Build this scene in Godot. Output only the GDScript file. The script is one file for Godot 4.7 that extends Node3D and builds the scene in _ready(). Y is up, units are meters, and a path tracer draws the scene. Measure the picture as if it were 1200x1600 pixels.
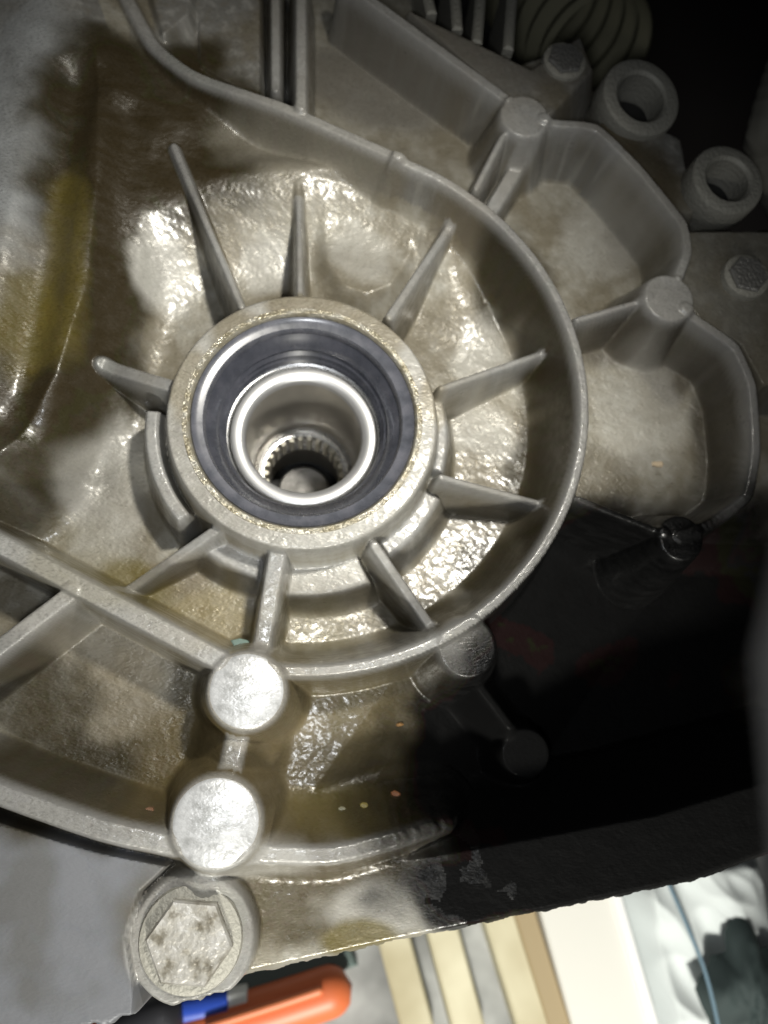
extends Node3D
# A gearbox housing lying on a workshop floor, its output bore and oil seal facing up. Lengths below are in millimetres; S turns them into metres.
const S := 0.001
const CELL := 0.5
const X0 := -112.0
const Z0 := -172.0
const NX := 560
const NZ := 664

var hgt := PackedFloat32Array()      # height of the casting
var raw := PackedFloat32Array()      # highest single feature so far
var worn := PackedFloat32Array()     # 1 on the tops of ribs and bosses, where the casting is rubbed bare
var own := PackedInt32Array()        # which part a vertex belongs to
var col := PackedColorArray()
var part_names: Array[String] = []
var part_tint: Array[Color] = []
var grimy_shaded := {}  # parts of the lower right, painted dark for black oil and shade
var grain := FastNoiseLite.new()
var blotch := FastNoiseLite.new()
var mats := {}
var names := {}
var rng := RandomNumberGenerator.new()

# ---------------------------------------------------------------- naming
func numbered(called: String) -> String:
	var n: int = names.get(called, 0)
	names[called] = n + 1
	return called if n == 0 else "%s_%03d" % [called, n]

func thing(called: String, label: String, category: String, at := Vector3.ZERO, group := "") -> Node3D:
	var o := Node3D.new()
	o.name = numbered(called)
	add_child(o, true)
	o.position = at * S
	o.set_meta("label", label)
	o.set_meta("category", category)
	if group != "":
		o.set_meta("group", group)
	return o

func part(called: String, mesh: Mesh, m: Material, parent: Node3D, at := Vector3.ZERO, label := "") -> MeshInstance3D:
	var o := MeshInstance3D.new()
	o.mesh = mesh
	o.material_override = m
	o.position = at * S
	var n := 0
	var nm := called
	while parent.has_node(NodePath(nm)):
		n += 1
		nm = "%s_%03d" % [called, n]
	o.name = nm
	parent.add_child(o, true)
	if label != "":
		o.set_meta("label", label)
	return o

# ---------------------------------------------------------------- materials
func noise_tex(freq: float, seed_: int, normal: bool, bump: float, ramp: Array, type := FastNoiseLite.TYPE_SIMPLEX_SMOOTH, oct := 4, size := 512) -> NoiseTexture2D:
	var n := FastNoiseLite.new()
	n.noise_type = type
	n.frequency = freq
	n.seed = seed_
	n.fractal_octaves = oct
	var t := NoiseTexture2D.new()
	t.width = size
	t.height = size
	t.seamless = true
	t.noise = n
	t.as_normal_map = normal
	if normal:
		t.bump_strength = bump
	if ramp.size() > 0:
		var g := Gradient.new()
		var offs := PackedFloat32Array()
		var cols := PackedColorArray()
		for e in ramp:
			offs.append(e[0])
			cols.append(e[1])
		g.offsets = offs
		g.colors = cols
		t.color_ramp = g
	return t

func grey(v: float) -> Color:
	return Color(v, v, v)

func mat(c: Color, rough: float, metal := 0.0) -> StandardMaterial3D:
	var m := StandardMaterial3D.new()
	m.albedo_color = c.linear_to_srgb()
	m.roughness = rough
	m.metallic = metal
	return m

func make_materials() -> void:
	# oily cast aluminium: stains and painted shade come with the vertex colours, wetness with the roughness map
	var cast := StandardMaterial3D.new()
	cast.vertex_color_use_as_albedo = true
	cast.metallic = 0.3
	cast.metallic_specular = 0.4
	cast.metallic_texture = noise_tex(0.055, 15, false, 0, [[0.0, grey(0.05)], [0.56, grey(0.1)], [0.66, grey(1.0)], [1.0, grey(1.0)]], FastNoiseLite.TYPE_SIMPLEX_SMOOTH, 3, 1024)
	cast.roughness = 1.0
	cast.roughness_texture = noise_tex(0.018, 11, false, 0, [[0.0, grey(0.22)], [0.4, grey(0.34)], [0.65, grey(0.5)], [1.0, grey(0.6)]])
	cast.clearcoat_enabled = true
	cast.clearcoat = 0.32
	cast.clearcoat_roughness = 0.16
	cast.clearcoat_texture = noise_tex(0.012, 71, false, 0, [[0.0, grey(0.2)], [0.35, grey(0.5)], [0.55, grey(1.0)], [1.0, grey(1.0)]])
	cast.normal_enabled = true
	cast.normal_scale = 0.2
	cast.normal_texture = noise_tex(0.05, 5, true, 9.0, [], FastNoiseLite.TYPE_SIMPLEX_SMOOTH, 4, 1024)
	cast.uv1_triplanar = true
	cast.uv1_scale = Vector3(11, 26, 26)
	mats.cast = cast
	var cover: StandardMaterial3D = cast.duplicate()
	cover.metallic_texture = null
	cover.clearcoat_enabled = false
	cover.metallic = 0.15
	cover.roughness_texture = noise_tex(0.01, 61, false, 0, [[0.0, grey(0.45)], [1.0, grey(0.6)]])
	cover.normal_scale = 0.08
	mats.cover = cover
	var grime_shade: StandardMaterial3D = cast.duplicate()  # matte copy for the lower right, where shade is painted in
	grime_shade.metallic_texture = null
	grime_shade.metallic = 0.0
	grime_shade.metallic_specular = 0.14
	grime_shade.clearcoat = 0.05
	grime_shade.roughness_texture = noise_tex(0.02, 62, false, 0, [[0.0, grey(0.45)], [1.0, grey(0.85)]])
	mats.grime_shade = grime_shade
	var mach := mat(Color(0.62, 0.625, 0.63), 0.5, 0.3)
	mach.roughness_texture = noise_tex(0.02, 3, false, 0, [[0.0, grey(0.6)], [1.0, grey(1.0)]])
	mach.albedo_texture = noise_tex(0.012, 31, false, 0, [[0.0, Color(0.7, 0.7, 0.69)], [0.5, Color(0.9, 0.9, 0.9)], [1.0, Color(1, 1, 1)]], FastNoiseLite.TYPE_SIMPLEX_SMOOTH, 5)
	mach.normal_enabled = true
	mach.normal_scale = 0.3
	mach.normal_texture = noise_tex(0.05, 6, true, 6.0, [])
	mach.uv1_triplanar = true
	mach.uv1_scale = Vector3(26, 34, 40)
	mats.machined = mach
	var dull: StandardMaterial3D = mach.duplicate()
	dull.albedo_color = Color(0.26, 0.25, 0.235).linear_to_srgb()
	mats.dull = dull
	var worn_bolt: StandardMaterial3D = mach.duplicate()
	worn_bolt.albedo_color = Color(0.5, 0.49, 0.47).linear_to_srgb()
	worn_bolt.albedo_texture = noise_tex(0.02, 33, false, 0, [[0.0, Color(0.45, 0.42, 0.35)], [0.4, Color(0.85, 0.84, 0.81)], [1.0, Color(1, 1, 1)]])
	worn_bolt.uv1_scale = Vector3(16, 16, 16)
	mats.worn_bolt = worn_bolt
	var hubm := mat(Color(0.36, 0.345, 0.30), 0.5, 0.3)
	hubm.albedo_texture = noise_tex(0.02, 37, false, 0, [[0.0, Color(0.7, 0.66, 0.55)], [0.4, Color(0.9, 0.88, 0.82)], [0.8, Color(1, 1, 1)], [1.0, Color(1, 1, 1)]])
	hubm.roughness_texture = cast.roughness_texture
	hubm.normal_enabled = true
	hubm.normal_scale = 0.6
	hubm.normal_texture = cast.normal_texture
	hubm.uv1_triplanar = true
	hubm.uv1_scale = Vector3(12, 26, 26)
	mats.hub = hubm
	var rub := mat(Color(0.112, 0.118, 0.137), 0.3, 0.0)
	rub.roughness_texture = noise_tex(0.02, 8, false, 0, [[0.0, grey(0.6)], [1.0, grey(1.3)]])
	rub.albedo_texture = noise_tex(0.01, 9, false, 0, [[0.0, Color(0.7, 0.7, 0.71)], [0.4, Color(0.85, 0.85, 0.86)], [0.7, Color(1, 0.98, 0.98)], [1.0, Color(1, 1, 1)]])
	rub.clearcoat_enabled = true
	rub.clearcoat = 0.6
	rub.clearcoat_roughness = 0.18
	rub.uv1_triplanar = true
	rub.uv1_scale = Vector3(30, 30, 30)
	mats.rubber = rub
	var lip: StandardMaterial3D = rub.duplicate()
	lip.albedo_color = Color(0.06, 0.064, 0.078).linear_to_srgb()
	lip.clearcoat = 1.0
	lip.clearcoat_roughness = 0.1
	mats.lip = lip
	var steel := mat(Color(0.70, 0.70, 0.70), 0.3, 0.9)
	steel.roughness_texture = noise_tex(0.02, 13, false, 0, [[0.0, grey(0.7)], [1.0, grey(1.2)]])
	steel.uv1_triplanar = true
	steel.uv1_scale = Vector3(30, 30, 30)
	mats.steel = steel
	mats.ring = mat(Color(0.5, 0.5, 0.5), 0.4, 0.7)
	mats.bore = mat(Color(0.42, 0.395, 0.35), 0.3, 0.7)
	mats.spline = mat(Color(0.62, 0.59, 0.5), 0.34, 0.7)
	mats.dark = mat(Color(0.02, 0.02, 0.02), 0.5)
	var bolt := mat(Color(0.24, 0.235, 0.22), 0.4, 0.5)
	bolt.normal_enabled = true
	bolt.normal_scale = 0.7
	bolt.normal_texture = noise_tex(0.04, 16, true, 7.0, [])
	bolt.uv1_triplanar = true
	bolt.uv1_scale = Vector3(30, 30, 30)
	mats.bolt = bolt
	var lug: StandardMaterial3D = bolt.duplicate()
	lug.albedo_color = Color(0.30, 0.29, 0.25).linear_to_srgb()
	lug.metallic = 0.15
	lug.roughness = 0.6
	mats.lug = lug

# ---------------------------------------------------------------- lathe and solids
func lathe(profile: Array, segs := 72, from := 0.0, sweep := TAU, squash := 1.0) -> ArrayMesh:
	var st := SurfaceTool.new()
	st.begin(Mesh.PRIMITIVE_TRIANGLES)
	var n := profile.size() - 1
	var nor: Array[Vector2] = []
	for i in n:
		var d: Vector2 = profile[i + 1] - profile[i]
		nor.append(Vector2(d.y, -d.x).normalized() * -1.0)
	for i in n:
		var n0: Vector2 = nor[i]
		var n1: Vector2 = nor[i]
		if i > 0 and nor[i].dot(nor[i - 1]) > 0.75:
			n0 = (nor[i] + nor[i - 1]).normalized()
		if i < n - 1 and nor[i].dot(nor[i + 1]) > 0.75:
			n1 = (nor[i] + nor[i + 1]).normalized()
		for k in segs:
			var a0 := from + sweep * k / segs
			var a1 := from + sweep * (k + 1) / segs
			var q := [[profile[i], a0, n0], [profile[i], a1, n0], [profile[i + 1], a1, n1], [profile[i + 1], a0, n1]]
			for t in [0, 2, 1, 0, 3, 2]:
				var p: Vector2 = q[t][0]
				var a: float = q[t][1]
				var nn: Vector2 = q[t][2]
				st.set_normal(Vector3(nn.x * cos(a), nn.y, nn.x * sin(a) * squash).normalized())
				st.add_vertex(Vector3(p.x * cos(a), p.y, p.x * sin(a) * squash) * S)
	st.index()
	return st.commit()

# polygon of (x, z) points, carried from y0 to y1, with a chamfer at the top
func prism(pts: Array, y0: float, y1: float, chamfer := 0.0) -> ArrayMesh:
	var st := SurfaceTool.new()
	st.begin(Mesh.PRIMITIVE_TRIANGLES)
	var poly := PackedVector2Array(pts)
	if not Geometry2D.is_polygon_clockwise(poly):
		poly.reverse()
	var inner := poly
	if chamfer > 0.0:
		inner = PackedVector2Array()
		var c := Vector2.ZERO
		var m := poly.size()
		for i in m:
			var a := (poly[i] - poly[(i + m - 1) % m]).normalized()
			var b := (poly[(i + 1) % m] - poly[i]).normalized()
			var na := Vector2(-a.y, a.x)
			var nb := Vector2(-b.y, b.x)
			var dir := (na + nb).normalized()
			var off: float = chamfer / maxf(0.4, dir.dot(na))
			var cand := poly[i] + dir * off
			if not Geometry2D.is_point_in_polygon(cand, poly):
				cand = poly[i] - dir * off
			inner.append(cand)
			c += cand
	var n := poly.size()
	var area := 0.0
	for i in n:
		area += poly[i].cross(poly[(i + 1) % n])
	var side := 1.0 if area > 0.0 else -1.0
	for i in n:
		var a := poly[i]
		var b := poly[(i + 1) % n]
		var ia := inner[i]
		var ib := inner[(i + 1) % n]
		var out := Vector3((b - a).y * side, 0.0, -(b - a).x * side).normalized()
		var lo := [Vector3(a.x, y0, a.y), Vector3(b.x, y0, b.y), Vector3(b.x, y1 - chamfer, b.y), Vector3(a.x, y1 - chamfer, a.y)]
		facet(st, lo[0], lo[1], lo[2], out)
		facet(st, lo[0], lo[2], lo[3], out)
		if chamfer > 0.0:
			var slant := (out + Vector3.UP).normalized()
			facet(st, lo[3], lo[2], Vector3(ib.x, y1, ib.y), slant)
			facet(st, lo[3], Vector3(ib.x, y1, ib.y), Vector3(ia.x, y1, ia.y), slant)
	var tri := Geometry2D.triangulate_polygon(inner)
	for i in range(0, tri.size(), 3):
		var p := inner[tri[i]]
		var q := inner[tri[i + 1]]
		var r := inner[tri[i + 2]]
		facet(st, Vector3(p.x, y1, p.y), Vector3(q.x, y1, q.y), Vector3(r.x, y1, r.y), Vector3.UP)
	return st.commit()

# one flat triangle whose front faces along n
func facet(st: SurfaceTool, a: Vector3, b: Vector3, c: Vector3, n: Vector3) -> void:
	var flip := (c - a).cross(b - a).dot(n) < 0.0
	for p in ([a, c, b] if flip else [a, b, c]):
		st.set_normal(n)
		st.add_vertex(p * S)

func box_pts(a: Vector2, b: Vector2, hw: float) -> Array:
	var d := (b - a).normalized()
	var n := Vector2(-d.y, d.x) * hw
	return [a + n, b + n, b - n, a - n]

func tube(path: Array, radius: float, bumps := 0.0, segs := 20, rounded := false) -> ArrayMesh:
	var c := Curve3D.new()
	for i in path.size():
		var t: Vector3 = (path[mini(i + 1, path.size() - 1)] - path[maxi(i - 1, 0)]) / 5.0
		c.add_point(path[i], -t, t)
	var total := c.get_baked_length()
	var rings := int(maxf(12, total / (radius * 0.25)))
	var st := SurfaceTool.new()
	st.begin(Mesh.PRIMITIVE_TRIANGLES)
	st.set_smooth_group(0)
	var grid := []
	for r in rings + 1:
		var p := c.sample_baked(total * r / rings)
		var q := c.sample_baked(minf(total, total * r / rings + 0.5))
		var q0 := c.sample_baked(maxf(0.0, total * r / rings - 0.5))
		var d := (q - q0).normalized()
		var u := d.cross(Vector3.UP if absf(d.y) < 0.9 else Vector3.RIGHT).normalized()
		var v := d.cross(u)
		var row := []
		for k in segs + 1:
			var a := TAU * k / segs
			var away := minf(total * r / rings, total - total * r / rings)
			var rr := radius * (sqrt(maxf(0.0, 1.0 - pow(1.0 - away / radius, 2.0))) if rounded and away < radius else 1.0) + bumps * sin(r * 2.1 + 3.0 * a) * sin(r * 2.1 - 3.0 * a)
			row.append(p + (u * cos(a) + v * sin(a)) * rr)
		grid.append(row)
	for r in rings:
		for k in segs:
			var q := [grid[r][k], grid[r][k + 1], grid[r + 1][k + 1], grid[r + 1][k]]
			for t in [0, 1, 2, 0, 2, 3]:
				st.add_vertex(q[t] * S)
	for e in [0, rings]:
		var mid := Vector3.ZERO
		for k in segs:
			mid += grid[e][k] / segs
		for k in segs:
			st.add_vertex(mid * S)
			st.add_vertex(grid[e][k] * S)
			st.add_vertex(grid[e][k + 1] * S)
	st.index()
	st.generate_normals()
	return st.commit()

# ---------------------------------------------------------------- the casting's relief
func new_part(called: String, tint: Color) -> int:
	part_names.append(called)
	part_tint.append(tint)
	return part_names.size() - 1

func blend_in(i: int, v: float, k: float, id: int) -> void:
	var h := hgt[i]
	var e := maxf(k - absf(h - v), 0.0) / k
	hgt[i] = maxf(h, v) + e * e * k * 0.25
	if v > raw[i]:
		raw[i] = v
		own[i] = id

func fall(d: float, slope: float, e := 0.7) -> float:
	if d < -e:
		return 0.0
	if d < e:
		return slope * (d + e) * (d + e) / (4.0 * e)
	return slope * d

func rib(a: Vector2, b: Vector2, h0: float, h1: float, hw: float, id: int, slope := 7.0, k := 3.5) -> void:
	var reach := hw + (maxf(h0, h1) + 36.0) / slope + 1.0
	var ab := b - a
	var l2 := maxf(ab.length_squared(), 0.0001)
	var xa := maxi(0, int((minf(a.x, b.x) - reach - X0) / CELL))
	var xb := mini(NX - 1, int((maxf(a.x, b.x) + reach - X0) / CELL) + 1)
	var za := maxi(0, int((minf(a.y, b.y) - reach - Z0) / CELL))
	var zb := mini(NZ - 1, int((maxf(a.y, b.y) + reach - Z0) / CELL) + 1)
	for iz in range(za, zb + 1):
		for ix in range(xa, xb + 1):
			var p := Vector2(X0 + ix * CELL, Z0 + iz * CELL)
			var t := clampf((p - a).dot(ab) / l2, 0.0, 1.0)
			var d := p.distance_to(a + ab * t) - hw
			if d + hw > reach:
				continue
			var top := h0 + (h1 - h0) * t
			var i := iz * NX + ix
			if top > raw[i] and d < 0.9:
				worn[i] = maxf(worn[i], smoothstep(0.9, 0.1, d))
			blend_in(i, top - fall(d, slope), k, id)

func ribs(pts: Array, hs: Array, hw: float, id: int, slope := 7.0, k := 3.5) -> void:
	var p := pts
	var h := hs
	if pts.size() > 2:
		for round_ in 2:
			var q := [p[0]]
			var g := [h[0]]
			for i in p.size() - 1:
				var near_: float = 0.12 if round_ == 0 else 0.25
				q.append(p[i].lerp(p[i + 1], near_))
				q.append(p[i].lerp(p[i + 1], 1.0 - near_))
				g.append(lerpf(h[i], h[i + 1], near_))
				g.append(lerpf(h[i], h[i + 1], 1.0 - near_))
			q.append(p[-1])
			g.append(h[-1])
			p = q
			h = g
	# all the pieces of one line are measured first and blended in once, so that the joints do not bulge
	var best := {}
	for i in p.size() - 1:
		var a: Vector2 = p[i]
		var ab: Vector2 = p[i + 1] - a
		var l2 := maxf(ab.length_squared(), 0.0001)
		var top0: float = h[i]
		var top1: float = h[i + 1]
		var reach := hw + (maxf(top0, top1) + 36.0) / slope + 1.0
		var r := Rect2(a, Vector2.ZERO).expand(a + ab).grow(reach)
		for iz in range(maxi(0, int((r.position.y - Z0) / CELL)), mini(NZ - 1, int((r.end.y - Z0) / CELL) + 1) + 1):
			for ix in range(maxi(0, int((r.position.x - X0) / CELL)), mini(NX - 1, int((r.end.x - X0) / CELL) + 1) + 1):
				var q := Vector2(X0 + ix * CELL, Z0 + iz * CELL)
				var t := clampf((q - a).dot(ab) / l2, 0.0, 1.0)
				var d := q.distance_to(a + ab * t) - hw
				if d + hw > reach:
					continue
				var top := top0 + (top1 - top0) * t
				var v := top - fall(d, slope)
				var c := iz * NX + ix
				if not best.has(c) or best[c] < v:
					best[c] = v
				if top > raw[c] and d < 0.9:
					worn[c] = maxf(worn[c], smoothstep(0.9, 0.1, d))
	for c in best:
		blend_in(c, best[c], k, id)

func disc(c: Vector2, r: float, h: float, id: int, slope := 7.0, k := 3.0) -> void:
	rib(c, c, h, h, r, id, slope, k)

# ring sector; a0..a1 in degrees, measured from +x towards +z
func arc(c: Vector2, r: float, hw: float, a0: float, a1: float, h: float, id: int, s_in := 7.0, s_out := 7.0, k := 3.5) -> void:
	var reach := r + hw + (h + 36.0) / minf(s_in, s_out) + 1.0
	var mid := deg_to_rad((a0 + a1) * 0.5)
	var half := deg_to_rad((a1 - a0) * 0.5)
	var xa := maxi(0, int((c.x - reach - X0) / CELL))
	var xb := mini(NX - 1, int((c.x + reach - X0) / CELL) + 1)
	var za := maxi(0, int((c.y - reach - Z0) / CELL))
	var zb := mini(NZ - 1, int((c.y + reach - Z0) / CELL) + 1)
	for iz in range(za, zb + 1):
		for ix in range(xa, xb + 1):
			var p := Vector2(X0 + ix * CELL, Z0 + iz * CELL) - c
			var rr := p.length()
			var dr := rr - r
			if absf(dr) > hw + (h + 36.0) / 3.0:
				continue
			var da := absf(wrapf(p.angle() - mid, -PI, PI)) - half
			var d := absf(dr) - hw
			if da > 0.0:
				d = Vector2(maxf(d, 0.0), da * rr).length() if da < 1.0 else 99.0
			var i := iz * NX + ix
			if h > raw[i] and d < 0.9:
				worn[i] = maxf(worn[i], smoothstep(0.9, 0.1, d))
			blend_in(i, h - fall(d, s_in if dr < 0.0 else s_out), k, id)

func poly(pts: Array, h: float, slope: float, id: int, k := 4.0, soft := 0.7) -> void:
	var pp := PackedVector2Array(pts)
	var reach := (h + 40.0) / slope + 1.0
	var r := Rect2(pp[0], Vector2.ZERO)
	for p in pp:
		r = r.expand(p)
	r = r.grow(reach)
	var xa := maxi(0, int((r.position.x - X0) / CELL))
	var xb := mini(NX - 1, int((r.end.x - X0) / CELL) + 1)
	var za := maxi(0, int((r.position.y - Z0) / CELL))
	var zb := mini(NZ - 1, int((r.end.y - Z0) / CELL) + 1)
	var n := pp.size()
	for iz in range(za, zb + 1):
		for ix in range(xa, xb + 1):
			var p := Vector2(X0 + ix * CELL, Z0 + iz * CELL)
			var d := 0.0
			if not Geometry2D.is_point_in_polygon(p, pp):
				d = 1e9
				for i in n:
					d = minf(d, p.distance_squared_to(Geometry2D.get_closest_point_to_segment(p, pp[i], pp[(i + 1) % n])))
				d = sqrt(d)
				if d > reach:
					continue
			blend_in(iz * NX + ix, h - fall(d, slope, soft), k, id)

# a trough (depth > 0) or swelling (depth < 0) along a line
func trough(a: Vector2, b: Vector2, width: float, depth: float) -> void:
	var ab := b - a
	var l2 := maxf(ab.length_squared(), 0.0001)
	var xa := maxi(0, int((minf(a.x, b.x) - width - X0) / CELL))
	var xb := mini(NX - 1, int((maxf(a.x, b.x) + width - X0) / CELL) + 1)
	var za := maxi(0, int((minf(a.y, b.y) - width - Z0) / CELL))
	var zb := mini(NZ - 1, int((maxf(a.y, b.y) + width - Z0) / CELL) + 1)
	for iz in range(za, zb + 1):
		for ix in range(xa, xb + 1):
			var p := Vector2(X0 + ix * CELL, Z0 + iz * CELL)
			var t := clampf((p - a).dot(ab) / l2, 0.0, 1.0)
			var d := p.distance_to(a + ab * t) / width
			if d < 1.0:
				hgt[iz * NX + ix] -= depth * (1.0 - d * d) * (1.0 - d * d)

# oil, grease, wear and painted shade: patches of colour with uneven edges
func stain_or_shade(c: Vector2, r: float, color: Color, strength: float, stretch := Vector2.ONE, ragged := 0.4, outside_rim := false) -> void:
	var m := r * 1.5 * maxf(stretch.x, stretch.y)
	var xa := maxi(0, int((c.x - m - X0) / CELL))
	var xb := mini(NX - 1, int((c.x + m - X0) / CELL) + 1)
	var za := maxi(0, int((c.y - m - Z0) / CELL))
	var zb := mini(NZ - 1, int((c.y + m - Z0) / CELL) + 1)
	for iz in range(za, zb + 1):
		for ix in range(xa, xb + 1):
			var p := Vector2(X0 + ix * CELL, Z0 + iz * CELL)
			var d := ((p - c) / stretch).length() / r
			if d > 1.5:
				continue
			if outside_rim and p.distance_to(RIM_C) < 77.5:
				continue
			d += ragged * blotch.get_noise_2d(p.x * 1.1, p.y * 1.1)
			var w := strength * smoothstep(1.05, 0.55, d)
			if w > 0.0:
				col[iz * NX + ix] = col[iz * NX + ix].lerp(color, w)

func base_height(x: float, z: float) -> float:
	var h := -22.0
	# inside the round rim the floor lies lower
	var r := Vector2(x - RIM_C.x, z - RIM_C.y).length()
	h -= 3.0 * smoothstep(77.0, 73.0, r) * smoothstep(-10.0, 20.0, x)
	h -= 1.5 * smoothstep(82.0, 45.0, r)
	# the floor climbs towards the upper rim like a bowl
	var rh := Vector2(x, z).length()
	var up := smoothstep(-22.0, -50.0, z) * smoothstep(66.0, 40.0, x)
	up *= lerpf(1.0, smoothstep(92.0, 74.0, Vector2(x - RIM_C.x, z - RIM_C.y).length()), smoothstep(-60.0, -15.0, x))
	h += up * 13.0 * smoothstep(52.0, 90.0, rh)
	# outside, to the lower right, the casting falls away
	var t := (x * 0.8 + z * 0.6) - 62.0
	if r > 72.0 and t > 0.0 and z > 12.0:
		h -= minf(t * 0.45, 24.0) * smoothstep(12.0, 34.0, z) * smoothstep(75.0, 83.0, r)
	return h

const RIM_C := Vector2(1.6, -9.7)

const GREY := Color(0.175, 0.17, 0.155)
const TAN := Color(0.26, 0.244, 0.2)
const BROWN := Color(0.032, 0.026, 0.013)
const OLIVE := Color(0.12, 0.095, 0.025)
const BLACK := Color(0.0062, 0.0054, 0.0046)  # black oil and painted shade of the lower right
const PALE := Color(0.42, 0.41, 0.375)

func shape_casting() -> void:
	hgt.resize(NX * NZ)
	raw.resize(NX * NZ)
	own.resize(NX * NZ)
	worn.resize(NX * NZ)
	col.resize(NX * NZ)
	grain.noise_type = FastNoiseLite.TYPE_SIMPLEX_SMOOTH
	grain.seed = 4
	grain.frequency = 0.25
	grain.fractal_octaves = 3
	blotch.noise_type = FastNoiseLite.TYPE_SIMPLEX_SMOOTH
	blotch.seed = 21
	blotch.frequency = 0.035
	blotch.fractal_octaves = 3
	new_part("face_plate", TAN)
	var greasy_shade := new_part("greasy_shade_face", TAN)  # lower right face, black oil and shade painted as one
	grimy_shaded[greasy_shade] = true
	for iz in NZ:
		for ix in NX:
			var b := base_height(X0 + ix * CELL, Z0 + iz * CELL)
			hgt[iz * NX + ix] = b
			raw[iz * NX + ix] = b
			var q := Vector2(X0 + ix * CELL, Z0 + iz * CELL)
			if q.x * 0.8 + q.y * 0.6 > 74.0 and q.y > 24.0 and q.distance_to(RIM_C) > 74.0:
				own[iz * NX + ix] = greasy_shade
	# hub and the round rim about it
	var hub := new_part("hub_boss", TAN)
	disc(Vector2.ZERO, 36.4, 0.0, hub, 9.0, 4.0)
	var rim := new_part("circular_rim", GREY)
	arc(RIM_C, 76.4, 1.6, -73, 97, 0.0, rim, 5.0, 8.0, 13.0)
	# ribs from the hub outwards
	for e in [
		[Vector2(-18.3, -33.5), Vector2(-40.9, -87.4), -3.0, -9.0, 1.3],
		[Vector2(-2.2, -38.2), Vector2(-3.8, -82.7), -4.0, -15.0, 1.2],
		[Vector2(23.3, -32.4), Vector2(44.1, -70.6), -3.0, -12.0, 1.5],
		[Vector2(38.2, -11.8), Vector2(74.2, -30.1), -4.0, -14.0, 1.2],
		[Vector2(37.7, 14.3), Vector2(69.6, 19.1), -4.0, -13.0, 1.2],
		[Vector2(19.4, 33.8), Vector2(34.6, 53.7), -4.0, -10.0, 1.6],
		[Vector2(-5.9, 36.2), Vector2(-9.4, 61.1), -3.0, -6.0, 2.6],
		[Vector2(-21.7, 30.0), Vector2(-45.8, 44.9), -4.0, -16.0, 1.6],
		[Vector2(-35.3, -9.0), Vector2(-56.4, -18.3), -4.0, -13.0, 2.2],
	]:
		rib(e[0], e[1], e[2], e[3], e[4], new_part("rib", GREY), 10.0, 5.0)
	# pads and steps against the hub
	arc(Vector2.ZERO, 41.0, 1.9, 139, 184, -6.0, new_part("curved_pad", GREY), 6.0, 6.0, 2.5)
	arc(Vector2.ZERO, 39.0, 7.0, 66, 96, -14.0, new_part("hub_step", TAN), 5.0, 3.0, 5.0)
	arc(Vector2.ZERO, 38.0, 5.0, 106, 126, -12.0, new_part("hub_step", GREY), 5.0, 3.0, 5.0)
	arc(Vector2.ZERO, 38.0, 4.5, 25, 55, -13.0, new_part("hub_step", GREY), 5.0, 3.0, 5.0)
	arc(Vector2.ZERO, 37.5, 3.4, -16, 16, -10.0, new_part("hub_step", GREY), 5.0, 4.0, 4.0)
	poly([Vector2(4.1, -75.9), Vector2(31.5, -77.8), Vector2(31.4, -62.9), Vector2(25.7, -52.5), Vector2(18.4, -48.6), Vector2(11.5, -50.6), Vector2(5.8, -59.0)], -18.5, 1.2, new_part("floor_pad", TAN), 4.0, 2.0)
	# left bulk of the casing
	var bulge := new_part("side_bulge", GREY)
	poly([Vector2(-121.9, -150.5), Vector2(-74.2, -141.7), Vector2(-64.4, -114.7), Vector2(-60.8, -73.6), Vector2(-61.2, -39.5), Vector2(-66.6, -11.2), Vector2(-75.0, 6.7), Vector2(-82.8, 18.8), Vector2(-103.4, 32.4)], 1.0, 1.7, bulge, 14.0, 10.0)
	var ramp := new_part("sloping_web", GREY)
	poly([Vector2(-74.5, -151.0), Vector2(-51.1, -124.2), Vector2(-30.7, -104.9), Vector2(-36.0, -97.6), Vector2(-54.5, -93.7), Vector2(-64.3, -79.7)], -8.0, 0.5, ramp, 14.0, 10.0)
	trough(Vector2(-68.4, -102.8), Vector2(-76.4, 0.8), 11.0, 4.0)
	trough(Vector2(-55.4, -94.8), Vector2(-61.0, 7.4), 9.0, 2.0)
	trough(Vector2(-80.6, -143.3), Vector2(-86.0, -13.1), 14.0, -3.0)
	# walls and ribs along the top
	var top_ribs := [
		[[Vector2(-63.9, -148.7), Vector2(-49.3, -120.1), Vector2(-36.0, -109.0), Vector2(-9.1, -99.0), Vector2(8.2, -91.5), Vector2(25.7, -82.9)], [-5.0, -5.0, -3.0, -1.0, -1.0, 0.0], 1.7],
		[[Vector2(-4.8, -152.1), Vector2(-3.4, -98.6)], [0.0, 0.0], 1.9],
		[[Vector2(-13.2, -158.1), Vector2(-11.6, -111.4)], [-6.0, -8.0], 1.7],
		[[Vector2(9.4, -146.2), Vector2(59.3, -107.7)], [0.0, -0.6], 2.0],
		[[Vector2(58.3, -94.2), Vector2(49.8, -76.6)], [-1.0, -3.0], 1.2],
		[[Vector2(69.1, -97.8), Vector2(56.7, -76.0)], [-9.0, -13.0], 2.6],
	]
	for e in top_ribs:
		var wide: bool = e[0].size() > 2
		ribs(e[0], e[1], e[2], new_part("web_rib", GREY), 3.6 if wide else 8.0, 7.0 if wide else 3.0)
	poly([Vector2(-39.1, -162.6), Vector2(-18.7, -165.0), Vector2(-16.5, -109.0), Vector2(-35.2, -119.1)], -9.0, 7.0, new_part("upper_pad", GREY), 3.0)
	poly([Vector2(-56.2, -157.0), Vector2(-39.4, -159.0), Vector2(-39.5, -134.0), Vector2(-46.2, -126.0)], -5.0, 3.0, new_part("upper_pad", GREY), 4.0)
	# outer flange on the right
	var flange := new_part("outer_flange", GREY)
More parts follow.
